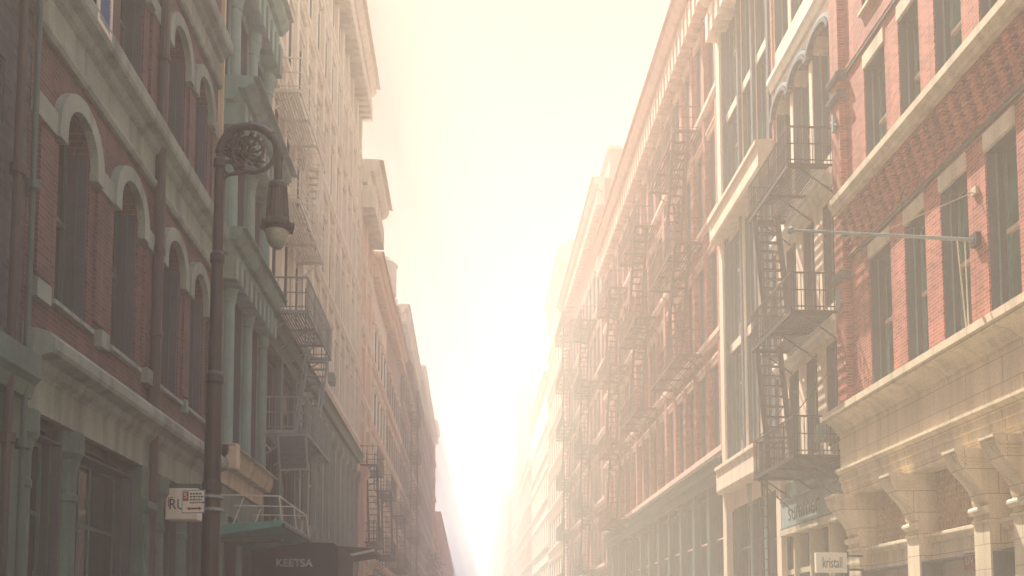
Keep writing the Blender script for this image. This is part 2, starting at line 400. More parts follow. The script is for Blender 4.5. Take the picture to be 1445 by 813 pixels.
# ================================================================== LEFT: dark brick building with arched hoods
def left_brick():
    X, s = XL, -1
    y0, y1 = 11.95, 20.75
    H = 20.6
    r = building('brick_building', 'dark brick building with pale stone arched hoods above the grey green shopfront columns', s, X, y0, y1, H)
    wins = [(12.83,13.88), (14.86,15.92), (17.2,18.28), (18.85,19.9)]
    floors = [(6.4, 8.95, .52, 'brick_dark'), (11.35, 13.45, .5, 'brick_dark'), (15.6, 18.1, .5, 'brick_dark')]
    ops = []
    for za, zs, rr, _ in floors:
        for a, b in wins: ops.append((a, b, za, zs, rr))
    w = MB(X, s); wall(w, y0, y1, 5.3, H, ops, t=.34)
    # shallow brick pilasters beside each bay
    for z0, z1 in ((6.55, 8.7), (11.3, 13.2), (15.6, 17.8)):
        for a in (12.2, 14.1, 16.2, 16.95, 18.45, 20.15):
            w.box(-.01, .05, a, a+.42 if a not in (16.95,) else a+.2, z0, z1)
    w.build('wall', 'brick_dark', r)
    for za, zs, rr, _ in floors:
        for a, b in wins:
            window(r, X, s, a, b, za, zs+rr, .34, 'sash', 'teal_dark', 'teal_dark', 'glass_dark')
        hood = MB(X, s)
        zi0, zi1 = zs-.22, zs+.12
        e = [y0+.02] + [q for a, b in wins for q in (a-.24, b+.24)] + [y1-.25]
        for i in range(0, len(e), 2):
            if e[i+1]-e[i] > .02: hood.box(-.01, .085, e[i], e[i+1], zi0, zi1)
        for a, b in wins:
            inn = [(a, zi0)] + arc(a, b, zs, rr, 12) + [(b, zi0)]
            outr = [(a-.24, zi0)] + arc(a-.24, b+.24, zs, rr+.24, 12) + [(b+.24, zi0)]
            for i in range(len(inn)-1):
                hood.plate([inn[i], inn[i+1], outr[i+1], outr[i]], -.01, .13)
        hood.build('hood_mould', 'trim_green', r)
        sill = MB(X, s)
        for i in range(0, len(e), 2):
            if e[i+1]-e[i] > .02: sill.box(-.01, .13, e[i]+.1, e[i+1]-.1, za-.22, za+.05)
        for a, b in wins: sill.prism([(-.3,za-.1),(.09,za-.1),(.09,za-.03),(-.3,za+.0)], a-.14, b+.14)
        sill.build('sill_course', 'trim_green', r)
    for z in (10.0, 14.55, 18.9):
        c = MB(X, s)
        c.prism([(-.02,z),(.07,z),(.11,z+.06),(.11,z+.12),(.05,z+.16),(.04,z+.62),(.12,z+.68),(.16,z+.78),(.30,z+.84),(.33,z+.90),(.34,z+1.10),(.28,z+1.16),(-.02,z+1.2)], y0, y1-.12)
        c.build('cornice', 'trim_green', r)
    # cast iron shopfront
    c = MB(X, s)
    c.prism([(-.02,4.62),(.10,4.62),(.10,5.08),(.14,5.14),(.2,5.2),(.24,5.30),(.42,5.36),(.45,5.42),(.45,5.56),(.38,5.64),(-.02,5.75)], y0, y1-.1)
    c.build('shopfront_cornice', 'trim_green', r)
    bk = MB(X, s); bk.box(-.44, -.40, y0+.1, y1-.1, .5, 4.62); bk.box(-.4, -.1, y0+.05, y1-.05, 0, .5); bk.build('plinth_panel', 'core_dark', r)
    cols = [11.75+.45, 13.62, 16.4, 17.5, 18.9, 20.35]
    for i, y in enumerate(cols):
        col = MB(X, s)
        if i in (2, 5):
            col.box(-.3, .14, y-.24, y+.24, .15, 3.75); col.prism([(-.3,3.75),(.16,3.75),(.24,3.86),(.24,3.98),(.12,4.02),(.12,4.62),(-.3,4.62)], y-.26, y+.26)
            for k in range(4): col.box(.14, .165, y-.19+k*.11, y-.13+k*.11, .8, 3.55)
        else:
            col.lathe((-.12, y), [(.23,.15),(.23,.5),(.19,.55),(.175,3.55),(.2,3.58),(.2,3.66),(.175,3.7),(.18,4.0),(.21,4.2),(.27,4.3),(.27,4.62)], 20)
        col.build('column', 'green_grey', r, smooth=False)
    edges = [cols[0]+.2] + [q for y in cols[1:-1] for q in (y-.3, y+.3)] + [cols[-1]-.3]
    for i in range(0, len(edges)-1, 2):
        a, b = edges[i], edges[i+1]
        if b-a > .4: window(r, X, s, a, b, .6, 4.4, .3, 'casement', 'green_grey', 'green_grey', 'glass_dark')
    # pale rainwater edge strip at the far corner and a dark drainpipe
    e = MB(X, s); e.box(-.02, .12, y1-.1, y1, 5.76, H); e.build('corner_strip', 'trim_cream', r)
    d = MB(X, s); d.tube([(.13,16.62,.2),(.13,16.62,20.5)], .10, 12)
    for z in (3.1, 7.2, 8.8, 12.6, 13.9): d.tube([(.13,16.62,z-.05),(.13,16.62,z+.05)], .125, 12)
    d.build('drainpipe', 'iron', r)
    cornice(r, X, s, y0, y1, H-.9, H+.15, .7, 'trim_green', dent=.5)
    return r
left_brick()

# near-left neighbour
def left_near():
    X, s = XL, -1; y0, y1, H = 2.0, 11.93, 19
    r = building('grey_building', 'dark grey building with iron pipes at the near left edge', s, X, y0, y1, H)
    wins = [(y0+.8+i*1.85, y0+1.9+i*1.85) for i in range(5)]
    ops = [(a, b, z, z+2.5, 0) for z in (6.5, 11, 15) for a, b in wins]
    w = MB(X, s); wall(w, y0, y1, 5.0, H, ops); w.build('wall', 'brick_slate', r)
    for a, b, z, z2, _ in ops: window(r, X, s, a, b, z, z2, .3, 'sash', 'teal_dark', 'teal_dark')
    band(r, X, s, y0, y1, 4.7, 5.3, .3, 'green_grey', 'shopfront_cornice')
    band(r, X, s, y0, y1, 10.1, 10.6, .22, 'trim_green')
    sh = MB(X, s); sh.box(-.44, -.1, y0, y1, 0, 4.7)
    for i in range(5): sh.box(-.1, .06, y0+i*2.4, y0+i*2.4+.3, 0, 4.7)
    sh.build('shopfront', 'green_grey', r)
    for yy in (11.35, 11.75):
        p = MB(X, s); p.tube([(.18,yy,.2),(.18,yy,18.5)], .055 if yy < 11.5 else .04, 10)
        for z in (4, 7.5, 11, 14): p.tube([(.18,yy,z),(.18,yy,z+.12)], .1, 10)
        p.build('pipe', 'iron' if yy < 11.5 else 'teal_dark', r)
left_near()

# ================================================================== LEFT: teal cast iron building
def cast_iron_left():
    X, s = XL, -1; y0, y1, H = 20.77, 25.55, 19.6
    r = building('cast_iron_building', 'teal cast iron building with tall columns and deep cornices behind the street lamp', s, X, y0, y1, H, cm='core')
    lv = [(6.3, 10.2), (11.3, 14.0), (15.1, 17.8)]
    cols = [21.75, 23.55, 25.33]
    ops = [(cols[i]+.2, cols[i+1]-.2, a, b, 0) for a, b in lv for i in range(2)] + [(20.92, 21.5, a, b, 0) for a, b in lv]
    w = MB(X, s); wall(w, y0, y1, 5.3, H, ops, t=.42); w.build('wall', 'teal_paint', r)
    for i, o in enumerate(ops): window(r, X, s, *o[:4], .42, 'sash2', 'teal_dark', 'teal_dark', 'glass_dark')
    for a, b in lv:
        for y in cols:
            c = MB(X, s)
            c.lathe((.06, y), [(.22,a-.6),(.22,a-.3),(.17,a-.25),(.15,b-.5),(.18,b-.45),(.16,b-.4),(.22,b-.15),(.25,b-.1),(.25,b+.12)], 16)
            c.build('column', 'teal_paint', r)
    for z0, z1, o in ((10.35, 11.25, .72), (14.15, 15.0, .95)):
        cornice(r, X, s, y0+.02, y1, z0, z1, o, 'teal_paint', dent=.45)
    cornice(r, X, s, y0, y1, 5.2, 6.0, .55, 'trim_cream', 'shopfront_cornice', steps=2)
    b = MB(X, s); b.box(0, .6, y0, y0+.3, 5.42, 6.03); b.build('end_block', 'trim_cream', r, bevel=.03)
    sh = MB(X, s); sh.box(-.44, -.38, y0, y1, 0, 5.2); sh.box(-.38, .02, y0, y1, 4.5, 5.2); sh.build('shopfront', 'green_grey', r)
    for y in cols:
        c = MB(X, s); c.lathe((-.1, y), [(.24,.1),(.24,.5),(.18,.55),(.17,4.0),(.24,4.2),(.26,4.5)], 16); c.build('shop_column', 'teal_paint', r)
    for i in range(2): window(r, X, s, cols[i]+.25, cols[i+1]-.25, .5, 4.4, .3, 'casement', 'teal_dark', 'teal_dark', 'glass_dark')
    cornice(r, X, s, y0, y1, H-1.2, H+.2, .75, 'teal_paint', dent=.5)
    return r
cast_iron_left()

# ================================================================== generic street building
def generic(name, label, side, X, y0, y1, H, zs, wh, pitch, ww, wm, tm, cm='core', fe=None, cor=.8, corh=1.0, t=.28,
            style='sash', fm='teal_dark', gm='glass_dark', rail='cream', shop=None, arch=0, pil=False, bands=True, panes=True, depth=11, fe_im='iron', fe_sp=.2, dent=.6, group=None):
    r = building(name, label, side, X, y0, y1, H, depth, cm, group)
    n = max(1, int((y1-y0-.6)/pitch)); p = (y1-y0-.5)/n
    ops = []
    for z in zs:
        for i in range(n):
            c = y0+.25+p*(i+.5); ops.append((c-ww/2, c+ww/2, z, z+wh-arch, arch))
    zb = shop[1] if shop else 0
    w = MB(X, side); wall(w, y0, y1, zb, H, ops, t=t)
    if pil:
        for i in range(n+1):
            c = y0+.25+p*i; w.box(-.01, .14, c-(p-ww)*.28, c+(p-ww)*.28, zb, H-corh)
    w.build('wall', wm, r)
    for o in ops: window(r, X, side, o[0], o[1], o[2], o[3]+o[4], t, style, fm, rail, gm, panes)
    for z in zs:
        if bands:
            band(r, X, side, y0, y1, z-.42, z-.02, .22, tm)
            q = z+wh; prof = [(-.01,q+.02),(.08,q+.02),(.08,q+.2),(.13,q+.25),(.13,q+.33),(-.01,q+.36)]
            if y0 > 80:
                li = MB(X, side); li.prism(prof, y0+.2, y1-.2); li.build('lintel_course', tm, r)
            else:
                first = None
                for i in range(n):
                    c = y0+.25+p*(i+.5)
                    if first is None:
                        li = MB(X, side); li.prism(prof, c-ww/2-.12, c+ww/2+.12); first = li.build('lintel', tm, r)
                    else:
                        k = first.copy(); COL.objects.link(k); k.parent = r; k.location.y = p*i
    if cor: cornice(r, X, side, y0, y1, H-corh, H+.15, cor, tm, dent=dent)
    if shop:
        m, z = shop
        cornice(r, X, side, y0, y1, z-.75, z, .45, m, 'shopfront_cornice', steps=2)
        sh = MB(X, side); sh.box(-.45, -.30, y0+.01, y1-.01, 0, z-.7)
        k = max(2, int((y1-y0)/2.2))
        for i in range(k+1):
            y = y0+.2+(y1-y0-.4)*i/k; sh.box(-.3, .06, y-.17, y+.17, 0, z-.75)
        sh.build('shopfront', m, r)
        for i in range(k):
            a = y0+.2+(y1-y0-.4)*i/k+.2; b = y0+.2+(y1-y0-.4)*(i+1)/k-.2
            window(r, X, side, a, b, .5, z-1.0, .18, 'casement', 'teal_dark', rail, 'glass_dark')
    for f in fe or []:
        fire_escape(r, X, side, f[0], f[1], f[2], depth=1.15, im=fe_im, sp=fe_sp, near_up=f[3] if len(f) > 3 else True, slat=.12)
    return r

# left row beyond the teal building
L3 = generic('cream_building', 'tall pale cream iron fronted building with rows of arched windows beyond the teal one', -1, XL, 25.57, 47.3, 31.4,
        [11.9, 15.9, 19.9, 23.9, 27.3], 2.7, 1.75, 1.05, 'cream_pale', 'cream_pale', 'cream_pale', cor=1.1, corh=1.3, rail='cream', fm='cream', gm='glass_teal', arch=.3, pil=True,
        shop=('green_grey', 11.0), dent=.5)
fire_escape(L3, XL, -1, 25.9, 30.4, [7.5, 11.1], depth=1.25, im='panel_grey', near_up=False, drop=(28.6, 3.9), sp=.16, slope=.62)
fire_escape(L3, XL, -1, 25.9, 30.4, [14.5, 17.9], depth=.95, im='cream_pale', near_up=False, sp=.2)
for k in range(11):
    q = MB(XL, -1); y = 30.9+k*1.62
    q.box(-.02, .16, y-.2, y+.2, .1, 9.6); q.prism([(-.02,9.6),(.18,9.6),(.28,9.8),(.28,10.1),(-.02,10.2)], y-.28, y+.28); q.box(-.02, .24, y-.26, y+.26, 5.0, 5.5)
    q.build('pilaster', 'trim_green', L3)
L4 = generic('cream_building', 'narrow cream building with a very heavy bracketed cornice on the left row', -1, XL, 47.32, 53.2, 27.4,
        [6.2, 10.6, 14.8, 18.9, 22.6], 2.7, 1.8, 1.05, 'cream', 'cream_pale', 'core', cor=1.3, corh=1.8, rail='cream', fm='cream', gm='glass_teal', pil=True, shop=('cream', 5.4), dent=.7)
q = MB(XL, -1); q.box(-.02, .45, 47.4, 48.5, .1, 9.9); q.prism([(-.02,9.9),(.47,9.9),(.6,10.1),(.6,10.5),(-.02,10.55)], 47.33, 48.6); q.build('pilaster', 'pink_trim', L4)
fire_escape(L4, XL, -1, 47.8, 51.5, [6.5, 10.7], depth=1.1, im='iron', sp=.25)
generic('cream_building', 'cream building with a two landing fire escape and flat roof on the left row', -1, XL, 53.22, 64.0, 24.8,
        [6.2, 10.4, 14.4, 18.4], 2.6, 1.8, 1.05, 'cream_pale', 'cream', 'core', rail='cream', fm='cream', gm='glass_teal', shop=('teal_dark', 5.4), fe=[(56, 60, [6.5, 10.6])])
generic('brick_building', 'dull peach brick building in the middle of the left row', -1, XL, 64.02, 77.0, 25.5,
        [6.2, 10.4, 14.4, 18.4], 2.6, 2.0, 1.1, 'core', 'cream', 'core', rail='cream', shop=('teal_dark', 5.4), fe=[(68, 73, [6.5, 10.6])])
generic('slate_building', 'dark slate tall narrow building with a rooftop water tank on the left row', -1, XL, 77.02, 100.0, 30.5,
        [6.2, 10.4, 14.4, 18.4, 22.4, 26.0], 2.6, 2.6, 1.3, 'brick_slate', 'core', 'core', rail='cream', shop=('teal_dark', 5.4), fe=[(84, 90, [6.5, 10.6, 14.7, 18.8, 22.7])])
generic('slate_building', 'dark slate building with a rose end wall further down the left row', -1, XL+.35, 100.02, 138.0, 32.0,
        [6.2, 11, 16, 21, 26], 3.0, 3.6, 1.8, 'brick_slate', 'core', 'core_pink', rail='cream', shop=('teal_dark', 5.4), panes=False)
generic('rose_building', 'faint rose building near the far end of the left row', -1, XL+.4, 138.02, 150.0, 35.0,
        [6.2, 12, 18, 24, 30], 3.2, 3.8, 1.9, 'brick_rose', 'pink_trim', 'core_pink', panes=False, shop=('teal_dark', 5.4))
generic('pale_building', 'last pale building at the far end of the left row', -1, XL+.6, 150.02, 300.0, 22.0,
        [6.2, 13], 3.4, 6, 2.6, 'brick_pink', 'pink_trim', 'core', panes=False, shop=('teal_dark', 5.4))

# ================================================================== RIGHT: red brick building over tan stone shopfront
def right_brick():
    X, s = XR, 1
    y1 = Yo(1190, X, 500); y0 = 5.0; H = 21.0
    r = building('brick_building', 'red brick building over a tan limestone shopfront with scroll brackets', s, X, y0, y1, H)
    # window bays (far edge, near edge) measured along the front
    edges = [(1215,1258), (1278,1308), (1330,1370), (1396,1442)]
    bays = []
    for a, b in edges:
        ya, yb = Yo(b, X, 400), Yo(a, X, 400); bays.append((ya, yb))
    yy = bays[-1][0]
    while yy > y0+2.2:
        bays.append((yy-.62-1.0, yy-.62)); yy = bays[-1][0]
    far = bays[0]
    bays[0] = (far[0], far[1]-.45)
    Z = dict(sill=7.35, head=10.45, b0=11.1, b1=12.0, led=12.3, s2=12.42, h2=15.15, st=15.75)
    ops = [(a, b, z0, z1, 0) for z0, z1 in ((Z['sill'],Z['head']), (Z['s2'],Z['h2']), (16.6, 19.3)) for a, b in bays]
    w = MB(X, s); wall(w, y0, y1, 6.6, H, ops, t=.34)
    w.box(-.01, .16, y1-.5, y1, 6.9, H-.3)           # corner pier
    w.build('wall', 'brick_red', r)
    for o in ops: window(r, X, s, o[0], o[1], o[2], o[3], .34, 'sash', 'teal_paint', 'cream', 'glass_teal')
    for zz in (Z['head'], Z['h2'], 19.3):
        for a, b in bays:
            l = MB(X, s); l.box(-.33, .035, a-.0, b+.0, zz-.005, zz+.34); l.build('lintel', 'trim_cream', r, bevel=.012)
    for zz in (Z['sill'], 16.6):
        for a, b in bays:
            l = MB(X, s); l.prism([(-.4,zz-.10),(.1,zz-.10),(.1,zz-.02),(-.4,zz+.02)], a-.04, b+.04); l.build('sill', 'trim_cream', r)
    # thin string above first floor lintels
    for z in (10.86, 10.96, 15.62, 15.74): 
        m = MB(X, s); m.box(-.01, .06, y0, y1-.5, z, z+.06); m.build('string_course', 'iron' if z in (10.86, 15.62) else 'brick_red', r)
    # corbel table: brick lattice of stepped corbels
    cb = MB(X, s)
    n = int((y1-.5-y0)/.36)
    for k in range(6):
        z = Z['b0'] + k*.15
        cb.box(-.01, .05+k*.045, y0, y1-.52, z+.10, z+.15)
        for i in range(n):
            y = y0 + .1 + i*.36
            cb.box(-.01, .05+k*.045, y, y+.17, z, z+.10)
    cb.build('corbel_table', 'brick_red', r)
    l = MB(X, s); l.prism([(-.02,12.0),(.40,12.0),(.42,12.05),(.42,12.1),(.46,12.13),(.50,12.2),(.50,12.36),(.44,12.41),(-.02,12.46)], y0, y1-.5); l.build('ledge', 'trim_cream', r)
    for z in (10.4, 15.1, 15.6):
        cp = MB(X, s); cp.prism([(-.01,z),(.22,z),(.26,z+.1),(.26,z+.16),(.18,z+.22),(-.01,z+.22)], y1-.56, y1+.04); cp.build('pier_cap', 'slate_paint_jamb_shade', r)
    for z in (10.0, 14.6):
        an = MB(X, s); an.box(.16, .24, y1-.3, y1-.2, z-.25, z+.2); an.bar((.2,y1-.42,z-.15), (.2,y1-.08,z+.1), .05); an.build('wall_anchor', 'panel_grey', r)
    cornice(r, X, s, y0, y1, H-1.0, H+.15, .8, 'trim_cream', dent=.5)
    # ---- tan stone shopfront
    zc = Zo(1445, 413, X-.75)
    c = MB(X, s)
    c.prism([(-.3,6.56),(.17,6.56),(.17,6.60),(.20,6.62),(.24,6.70),(.30,6.78),(.38,6.84),(.48,6.87),(.50,6.89),(.50,6.93),(.54,6.95),(.54,7.10),(.50,7.12),(.2,7.19),(-.02,7.22)], y0, y1+.1)
    c.build('cornice', 'tan_stone', r)
    c = MB(X, s); c.box(-.35, .15, y0, y1, 5.685, 6.557); c.build('frieze', 'tan_stone', r)
    c = MB(X, s)
    c.prism([(-.35,4.98),(.10,4.98),(.10,5.14),(.14,5.16),(.14,5.32),(.18,5.34),(.18,5.48),(.22,5.54),(.30,5.60),(.30,5.66),(-.35,5.682)], y0, y1)
    c.build('architrave', 'tan_stone', r)
    c = MB(X, s); c.box(-1.0, -.36, y0, y1, 5.0, 6.6); c.build('soffit', 'tan_stone', r)
    u_p = [1203, 1280, 1375, 1431]
    py = [Yo(u, X, 760) for u in u_p]
    while py[-1] > y0+1.3: py.append(py[-1]-(2.4 if len(py) % 2 else 1.3))
    zt = 4.98
    for i, y in enumerate(py):
        yb, ya = y, y-.5
        if i == 0: yb, ya = y1, y1-.62
        p = MB(X, s)
        p.box(-.95, .0, ya, yb, 0, zt)
        # scroll bracket
        prof = [(-.02,zt-1.05)]
        for k in range(17):
            f = k/16; zz = zt-.98+f*.86
            dd = .05 + .50*(f**2*(3-2*f))**1.15
            prof.append((dd, zz))
        prof += [(.57,zt-.10),(.57,zt-.06),(.60,zt-.05),(.60,zt-.002),(-.02,zt-.002)]
        p.prism(prof, ya+.03, yb-.03)
        for q in range(3): p.box(-.02, .50-.05*q, ya+.012, yb-.012, zt-.17-.07*q, zt-.14-.07*q)
        p.prism([(-.02,zt-1.20),(.05,zt-1.20),(.10,zt-1.14),(.10,zt-1.10),(.06,zt-1.06),(-.02,zt-1.05)], ya-.03, yb+.03)
        p.prism([(-.02,zt-1.36),(.03,zt-1.36),(.05,zt-1.32),(-.02,zt-1.30)], ya-.02, yb+.02)
        p.build('pier', 'tan_stone', r)
    for i in range(len(py)-1):
        b = (py[i]-.5 if i else y1-.62); a = py[i+1]
        if b-a < .25: continue
        sh = MB(X, s)
        n = 9
        for k in range(n):
            z = 3.72 + k*.14; sh.prism([(-.64,z),(-.46,z+.01),(-.43,z+.06),(-.46,z+.115),(-.64,z+.125)], a+.02, b-.02)
        m_ = max(2, int((b-a)/.12))
        for k in range(m_+1):
            y = a+.02 + (b-a-.06)*k/m_; sh.box(-.46, -.42, y, y+.025, 3.72, 4.98)
        sh.build('shutter', 'shutter', r)
        tr = MB(X, s); tr.prism([(-.94,3.12),(-.28,3.12),(-.28,3.46),(-.24,3.48),(-.20,3.58),(-.14,3.60),(-.14,3.66),(-.20,3.68),(-.94,3.78)], a+.003, b-.003)
        k = int((b-a)/.11)
        for q in range(k): tr.box(-.28, -.21, a+.03+q*.11, a+.09+q*.11, 3.49, 3.55)
        tr.build('transom', 'tan_stone', r)
        window(r, X, s, a+.02, b-.02, .5, 3.1, .55, 'casement', 'teal_dark', 'teal_dark', 'glass_teal')
        st = MB(X, s); st.box(-.94, -.3, a, b, 0, .5); st.build('stall_riser', 'tan_stone', r)
    return r, py
RB, RPY = right_brick()

# ================================================================== RIGHT: cream building with fire escape
def right_cream():
    X, s = XR, 1
    y0 = Yo(1190, X, 500)+.02; y1 = 31.7; H = 25.6
    ym = y0+4.75
    r = building('cream_building', 'cream building with arched top windows and a tall black fire escape', s, X, y0, y1, H, cm='core')
    arches = [(y0+.2, y0+1.55), (y0+1.75, y0+3.0), (y0+3.2, y0+4.4)]
    ops = [(a, b, 14.2, 17.5, .42) for a, b in arches]
    flats = [(y0+.25, y0+1.1), (y0+1.65, y0+2.5), (y0+3.0, y0+3.8)]
    for z0, z1 in ((6.5, 9.2), (10.2, 13.0)): ops += [(a, b, z0, z1, 0) for a, b in flats]
    ops += [(a, b, 19.6, 23.0, .42) for a, b in arches]
    tall = [(ym+.12, ym+1.42), (ym+1.66, ym+2.92), (ym+3.16, y1-.55)]
    tz = [(7.72, 11.7), (12.0, 15.85), (17.1, 20.4), (20.7, 24.0)]
    t2 = [(a, b, z0, z1, 0) for z0, z1 in tz for a, b in tall]
    w = MB(X, s); wall(w, y0, y1, 6.0, H, ops+t2, t=.45); w.build('wall', 'cream', r)
    for o in ops: window(r, X, s, o[0], o[1], o[2], o[3]+o[4], .45, 'sash2', 'teal_paint', 'cream', 'glass_dark')
    for o in t2: window(r, X, s, o[0], o[1], o[2], o[3], .30, 'casement', 'teal_paint', 'cream_pale', 'glass_teal')
    for k, o in enumerate(ops):
        if o[4]:
            for j in range(3):
                h = MB(X, s); g0, g1, dd = .0+.12*j, .10+.12*j, .16-.03*j
                inn = arc(o[0]-g0, o[1]+g0, o[3], o[4]+g0, 12); out = arc(o[0]-g1, o[1]+g1, o[3], o[4]+g1, 12)
                if inn[0][0] < y0: continue
                for i in range(12): h.plate([inn[i], inn[i+1], out[i+1], out[i]], -.01, dd)
                h.build('arch_mould', 'slate_paint_jamb_shade' if j != 1 else 'panel_grey', r)
    # dark iron mullions of the tall bay
    mm = MB(X, s)
    for y in (ym, ym+1.54, ym+3.04, y1-.48): mm.box(-.02, .12, y-.09, y+.09, 7.62, 16.0); mm.box(-.02, .12, y-.09, y+.09, 16.95, 24.2)
    mm.build('mullion', 'slate_paint_jamb_shade', r)
    mm = MB(X, s)
    for y in (ym+.13, ym+1.4, ym+1.68, ym+2.9, ym+3.18): mm.box(.0, .07, y-.03, y+.03, 7.62, 16.0)
    mm.build('mullion_bead', 'cream_pale', r)
    for z0, z1, o in ((6.62, 7.6, .5), (16.0, 16.92, .62)):
        f = MB(X, s); f.prism([(-.02,z0),(o*.8,z0),(o*.86,z0+.1),(o*.86,z1-.18),(o,z1-.12),(o,z1),(-.02,z1+.05)], ym-.2, y1); f.build('fascia', 'cream', r)
    for z in (9.6, 13.5, 18.7):
        f = MB(X, s); f.prism([(-.02,z-.25),(.08,z-.25),(.12,z-.05),(.2,z),(.2,z+.14),(-.02,z+.18)], y0+.1, ym-.12); f.build('string_course', 'cream_pale', r)
    q = MB(X, s); q.box(-.02, .2, y1-.42, y1, 0, H-1); q.box(-.02, .16, ym-.5, ym-.12, 0, 6.6); q.build('pilaster', 'cream', r)
    q = MB(X, s); q.box(-.02, .06, ym-.32, ym-.16, 14, H-1); q.build('pilaster', 'brick_pink', r)
    cornice(r, X, s, y0, y1, H-1.3, H+.2, 1.0, 'cream', dent=.6)
    # shopfront: right bay with board, left bay dark
    sh = MB(X, s); sh.box(-.45, -.38, y0, y1, 0, 6.0); sh.box(-.38, .05, y0, ym-.6, 5.55, 6.0); sh.build('shopfront', 'teal_dark', r)
    tr = MB(X, s); tr.box(-.2, .22, y0, ym-.5, 4.45, 4.62); tr.box(-.2, .0, y0, ym-.5, 3.3, 3.45)
    for y in (y0+.9, y0+2.2, y0+3.4): tr.box(-.3, .1, y-.05, y+.05, .3, 4.45)
    tr.build('transom', 'trim_cream', r)
    for a, b in ((y0+.05, y0+.85), (y0+.95, y0+2.15), (y0+2.25, y0+3.35), (y0+3.45, ym-.55)): window(r, X, s, a, b, .4, 3.3, .2, 'casement', 'teal_dark', 'cream', 'glass_teal')
    for a, b in ((ym+.1, ym+1.3), (ym+1.5, ym+2.7), (ym+2.9, y1-.5)): window(r, X, s, a, b, .4, 6.2, .25, 'casement', 'teal_dark', 'teal_paint', 'glass_dark')
    for y in (ym+1.4, ym+2.8):
        c = MB(X, s); c.lathe((-.1, y), [(.16,0),(.12,.4),(.11,5.8),(.2,6.2),(.2,6.6)], 14); c.build('shop_column', 'teal_paint', r)
    fire_escape(r, X, s, y0+.22, y0+3.35, [6.1, 9.85, 13.75], depth=1.25, im='iron', sp=.09, near_up=False, slat=.07, hole=1.0, slope=.24, drop=(y0+2.6, 3.2))
    return r, y0, ym
RC, RCY0, RCYM = right_cream()
def ac_unit(parent, X, side, y, z):
    q = MB(X, side); q.box(-.1, .38, y-.32, y+.32, z, z+.42)
    for k in range(7): q.box(.381, .395, y-.28, y+.28, z+.05+k*.05, z+.075+k*.05)
    q.build('air_conditioner', 'panel_grey', parent, bevel=.0)
ac_unit(RC, XR, 1, RCY0+.68, 6.6)
ac_unit(L3, XL, -1, 31.6, 16.0); ac_unit(L3, XL, -1, 36.9, 12.0)
for y in (RCY0+.3, RCY0+3.2):
    q = MB(XR, 1); q.bar((.0, y, 4.9), (1.2, y, 6.0), .03); q.build('stay_rod', 'iron', RC)
    q = MB(XR, 1); q.bar((1.22, y, 7.1), (.0, y, 8.6), .025); q.build('stay_rod', 'iron', RC)

# ================================================================== RIGHT row
generic('rose_building', 'long rose brick block with pink bands and three fire escapes on the right row', 1, XR, 31.72, 59.7, 28.2,
        [8.55, 13.05, 17.75, 22.5], 3.3, 1.72, 1.05, 'brick_rose', 'pink_trim', 'core_pink', cor=1.0, corh=1.5, fm='teal_paint', rail='pink_trim', gm='glass_teal',
        shop=('teal_dark', 8.0), fe=[(34.5, 39.6, [12.75, 17.4, 22.1]), (43.0, 47.8, [12.75, 17.4, 22.1]), (51.0, 56, [8.2, 12.75, 17.4, 22.1])], fe_im='iron_red', pil=True, fe_sp=.18)
generic('rose_building', 'taller red brick block with black fire escapes beyond the long rose one', 1, XR, 59.72, 85.0, 33.4,
        [6.4, 11.0, 15.8, 20.6, 25.2], 3.2, 1.9, 1.1, 'brick_rose', 'pink_trim', 'core_pink', cor=.9, corh=1.3, rail='pink_trim', gm='glass_teal',
        shop=('teal_dark', 5.6), fe=[(64, 69, [6.2, 10.8, 15.4, 20.2, 24.8]), (76.0, 83.5, [5.9, 10.4, 15.2, 20.0, 24.6, 29.2])], fe_sp=.22)
generic('cream_building', 'pale peach tower block with closely set windows far along the right row', 1, XR, 85.02, 103.0, 40.0,
        [6.4, 11.0, 15.6, 20.2, 24.8, 29.4, 34], 3.0, 2.2, 1.2, 'cream', 'cream', 'core', rail='cream', fm='cream', gm='glass_teal', shop=('cream', 5.6), cor=.6)
generic('cream_building', 'pale cream lower building before the copper capped tower', 1, XR-.1, 103.02, 130.0, 32.5,
        [6.4, 12, 17.6, 23], 3.2, 3.2, 1.7, 'cream_pale', 'cream', 'core', rail='cream', fm='cream', panes=False, shop=('teal_dark', 5.6), cor=.5)
generic('pink_building', 'pink middle height building in front of the copper capped tower', 1, XR-.2, 130.02, 166.8, 27.0,
        [6.4, 12, 17.6], 3.2, 3.6, 1.8, 'brick_pink', 'cream', 'core_pink', panes=False, shop=('teal_dark', 5.6), cor=.6)
tw = generic('pink_building', 'tall narrow pink tower with a small pointed copper cupola in the distance', 1, XR, 167.0, 188.0, 50.5,
        [8, 16, 24, 32, 40], 4, 4, 2, 'brick_pink', 'cream', 'core_pink', panes=False, shop=('teal_dark', 5.6), cor=.6, depth=4.6)
c = MB(); c.lathe((12.2, 169), [(1.25,50.7),(1.25,52.0),(1.5,52.1),(1.5,52.4),(1.0,53.3),(.45,54.3),(.08,55.2)], 10); c.build('cupola', 'copper', tw)
for x0, x1, za, zb in ((9.9, 10.7, 8, 46), (11.2, 12.0, 8, 46), (12.6, 13.4, 8, 40)):
    c = MB(); c.box(x0, x1, 166.9, 166.998, za, zb); c.build('recess_panel', 'brick_slate', tw)
c = MB(); c.box(9.4, 14.3, 166.7, 166.995, 46.6, 47.6); c.build('string_course', 'slate_paint_jamb_shade', tw)
generic('red_building', 'low red brick building in the distance beside the narrow pink tower', 1, XR-.9, 188.1, 234.0, 31.0,
        [8, 14, 20], 3.2, 4, 2.2, 'brick_red', 'cream', 'brick_red', panes=False, shop=('teal_dark', 5.6), cor=.4)
